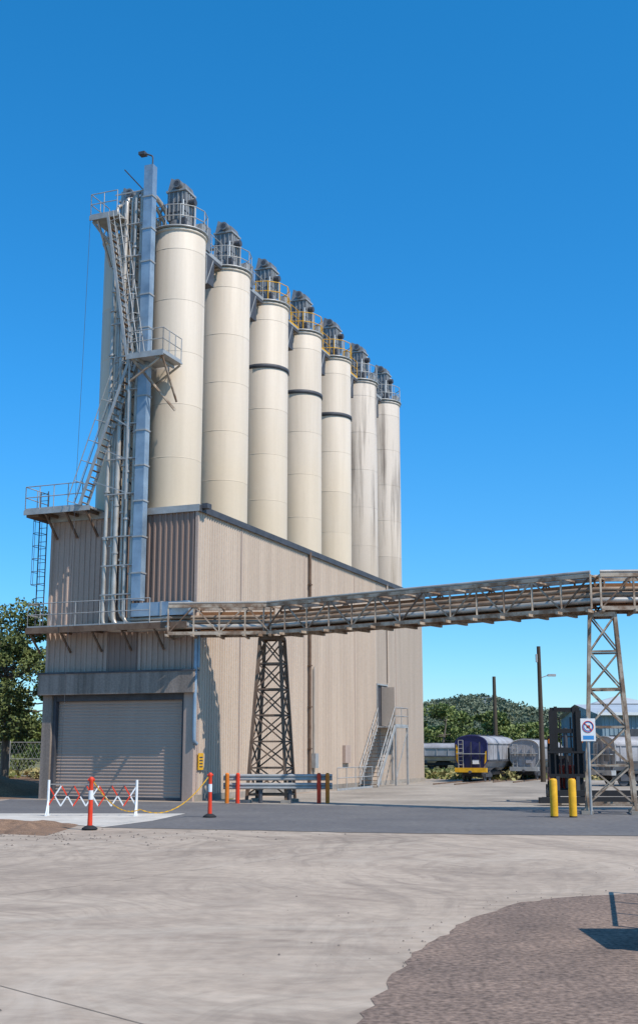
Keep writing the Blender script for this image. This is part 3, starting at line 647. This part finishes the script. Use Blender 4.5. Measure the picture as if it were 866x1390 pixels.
# ------------------------------------------------------------------ trees
def tree(name,x,y,h,cr,trunk=.28,seed=1,n=26,leafs=260,size=.34,m=leaf_euc,low=.38):
    rnd=random.Random(seed); e=empty(name,(x,y,0)); b=B()
    top=Vector((x+rnd.uniform(-.6,.6),y,h*.72)); mid=Vector((x+rnd.uniform(-.3,.3),y,h*.35))
    b.tube([(x,y,-.1),mid,top],[trunk,trunk*.75,trunk*.3],bark,10)
    cl=[]
    for i in range(n):
        a=rnd.uniform(0,2*math.pi); zz=h*(low+(1-low)*rnd.random()**.8); k=(zz/h-low)/(1-low)
        rr=cr*math.sqrt(rnd.random())*(1.05-.65*k**1.6)*(.6+.6*min(1,k*3))
        c=Vector((x+rr*math.cos(a),y+rr*math.sin(a),zz*.95)); s=rnd.uniform(.45,1.)*cr*.33
        cl.append((tuple(c),(s,s,s*.72),rnd.uniform(.15,.85),rnd.uniform(.6,1.2)))
        st=mid.lerp(top,min(1,max(0,(zz-h*.35)/(h*.45))*.8)); q=st.lerp(c,.5)+Vector((0,0,-.2))
        b.tube([st,q,c],[trunk*.28,trunk*.17,.02],bark,6)
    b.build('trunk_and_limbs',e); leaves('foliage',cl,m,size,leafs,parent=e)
tree('eucalyptus_tree',-19.8,76,11.2,4.4,.3,3,66,330,.26,low=.28)
tree('eucalyptus_tree',-26.5,80,12.5,4.6,.3,9,40,260,.32)
tree('shrub_tree',-18.6,92,5.4,3.2,.12,5,30,300,.26,leaf_mid,.12)
tree('shrub_tree',-23,92,5.5,3.4,.14,6,24,250,.28,leaf_mid,.12)
for i,(x,y,h,cr) in enumerate([(13.5,132,6.9,3.4),(18.3,128,5.8,3.0),(23.5,132,4.9,3.),(28,138,4.2,2.8),(16,142,6.2,3.9),(11.2,138,5.2,3.0),(24,150,5.0,3.4),(20,112,3.9,2.2)]):
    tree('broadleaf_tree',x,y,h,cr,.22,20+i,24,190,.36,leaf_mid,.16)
cl=[]
for i in range(150):
    x=random.uniform(-110,140); y=random.uniform(170,240); h=random.uniform(3,6)
    sh=random.uniform(.1,.8)
    for k in range(4): cl.append(((x+random.uniform(-2,2),y+random.uniform(-2,2),h*random.uniform(.3,.85)),(2.2,2.2,1.4),sh+random.uniform(-.1,.15),1))
leaves('distant_trees',cl,leaf_mid,.85,95)
def hz(x,y):
    k=math.exp(-((x-85)/75)**2)*27+math.exp(-((x-260)/110)**2)*17+math.exp(-((x+260)/150)**2)*5+2.5*math.sin(x*.031+1)+1.6*math.sin(x*.09)
    t=max(0,min(1,(y-380)/320)); return max(-1,k*t*t*(3-2*t))-.5
b=B();vs=[];fs=[];nx,ny=160,24
for j in range(ny+1):
    for i in range(nx+1):
        x=-700+i*1700/nx;y=380+j*600/ny; vs.append((x,y,hz(x,y)))
for j in range(ny):
    for i in range(nx): a=j*(nx+1)+i; fs.append((a,a+1,a+nx+2,a+nx+1))
b.add(vs,fs,hillm,True); b.build('hills')
cl=[]
for i in range(1500):
    y=random.uniform(400,740); x=random.uniform(.03,.34)*y if i%6 else random.uniform(-.4,-.1)*y
    s=random.uniform(2.0,4.6); cl.append(((x,y,hz(x,y)+s*.5),(s,s,s*.75),random.uniform(.0,.9),s*s/8))
leaves('hill_forest',cl,leaf_hill,1.6,55)
b=B()
for i in range(12):
    y=random.uniform(600,690);x=random.uniform(.13,.27)*y; z=hz(x,y)+1.0; b.box(x,x+5,y,y+5,z-3,z+2.2,white); b.box(x-.5,x+5.5,y-.5,y+5.5,z+2.2,z+3.0,wroof)
b.build('hillside_houses')
# ------------------------------------------------------------------ light
el=math.radians(52); hx,hy=.763,-.647
to=Vector((hx*math.cos(el),hy*math.cos(el),math.sin(el)))
sd=bpy.data.lights.new('sun','SUN'); sd.energy=4.8; sd.angle=math.radians(.5); sd.color=(1,.945,.87)
so=bpy.data.objects.new('sun',sd); scene.collection.objects.link(so); so.rotation_euler=(-to).to_track_quat('-Z','Y').to_euler(); so.location=(40,-30,60)
w=bpy.data.worlds.new('World'); scene.world=w; w.use_nodes=True; nt=w.node_tree
sky=nt.nodes.new('ShaderNodeTexSky'); sky.sky_type='NISHITA'; sky.sun_disc=False; sky.sun_elevation=el; sky.sun_rotation=math.atan2(hx,hy)
sky.air_density=1.0; sky.dust_density=.1; sky.ozone_density=2.5; sky.altitude=300
hs=nt.nodes.new('ShaderNodeHueSaturation'); hs.inputs['Saturation'].default_value=1.15; hs.inputs['Hue'].default_value=.492; hs.inputs['Value'].default_value=1.35
# sky tint by elevation: deep blue in view, unseen zenith warmed for less cyan fill
tc=nt.nodes.new('ShaderNodeTexCoord'); sp=nt.nodes.new('ShaderNodeSeparateXYZ'); nt.links.new(tc.outputs['Generated'],sp.inputs[0])
cr=nt.nodes.new('ShaderNodeValToRGB'); nt.links.new(sp.outputs['Z'],cr.inputs[0])
e=cr.color_ramp.elements; e[0].position=0; e[0].color=(.42,.60,.78,1); e[1].position=1; e[1].color=(1.2,1.0,.9,1)
for p,c in ((.12,(.30,.60,.82)),(.3,(.20,.68,.96)),(.6,(.15,.76,1.02))):
    q=e.new(p); q.color=(*c,1)
mu=nt.nodes.new('ShaderNodeMix'); mu.data_type='RGBA'; mu.blend_type='MULTIPLY'; mu.inputs['Factor'].default_value=1
nt.links.new(hs.outputs[0],mu.inputs['A']); nt.links.new(cr.outputs[0],mu.inputs['B'])
bg=nt.nodes['Background']; bg.inputs['Strength'].default_value=.15
nt.links.new(sky.outputs[0],hs.inputs['Color']); nt.links.new(mu.outputs['Result'],bg.inputs['Color'])
# ------------------------------------------------------------------ camera
cd=bpy.data.cameras.new('camera'); cam=bpy.data.objects.new('camera',cd); scene.collection.objects.link(cam)
cam.location=(0,0,2.0); cam.rotation_euler=(math.radians(90+11.38),0,0); cd.sensor_width=36; cd.lens=41.44; cd.clip_end=6000; cd.clip_start=.1
scene.camera=cam
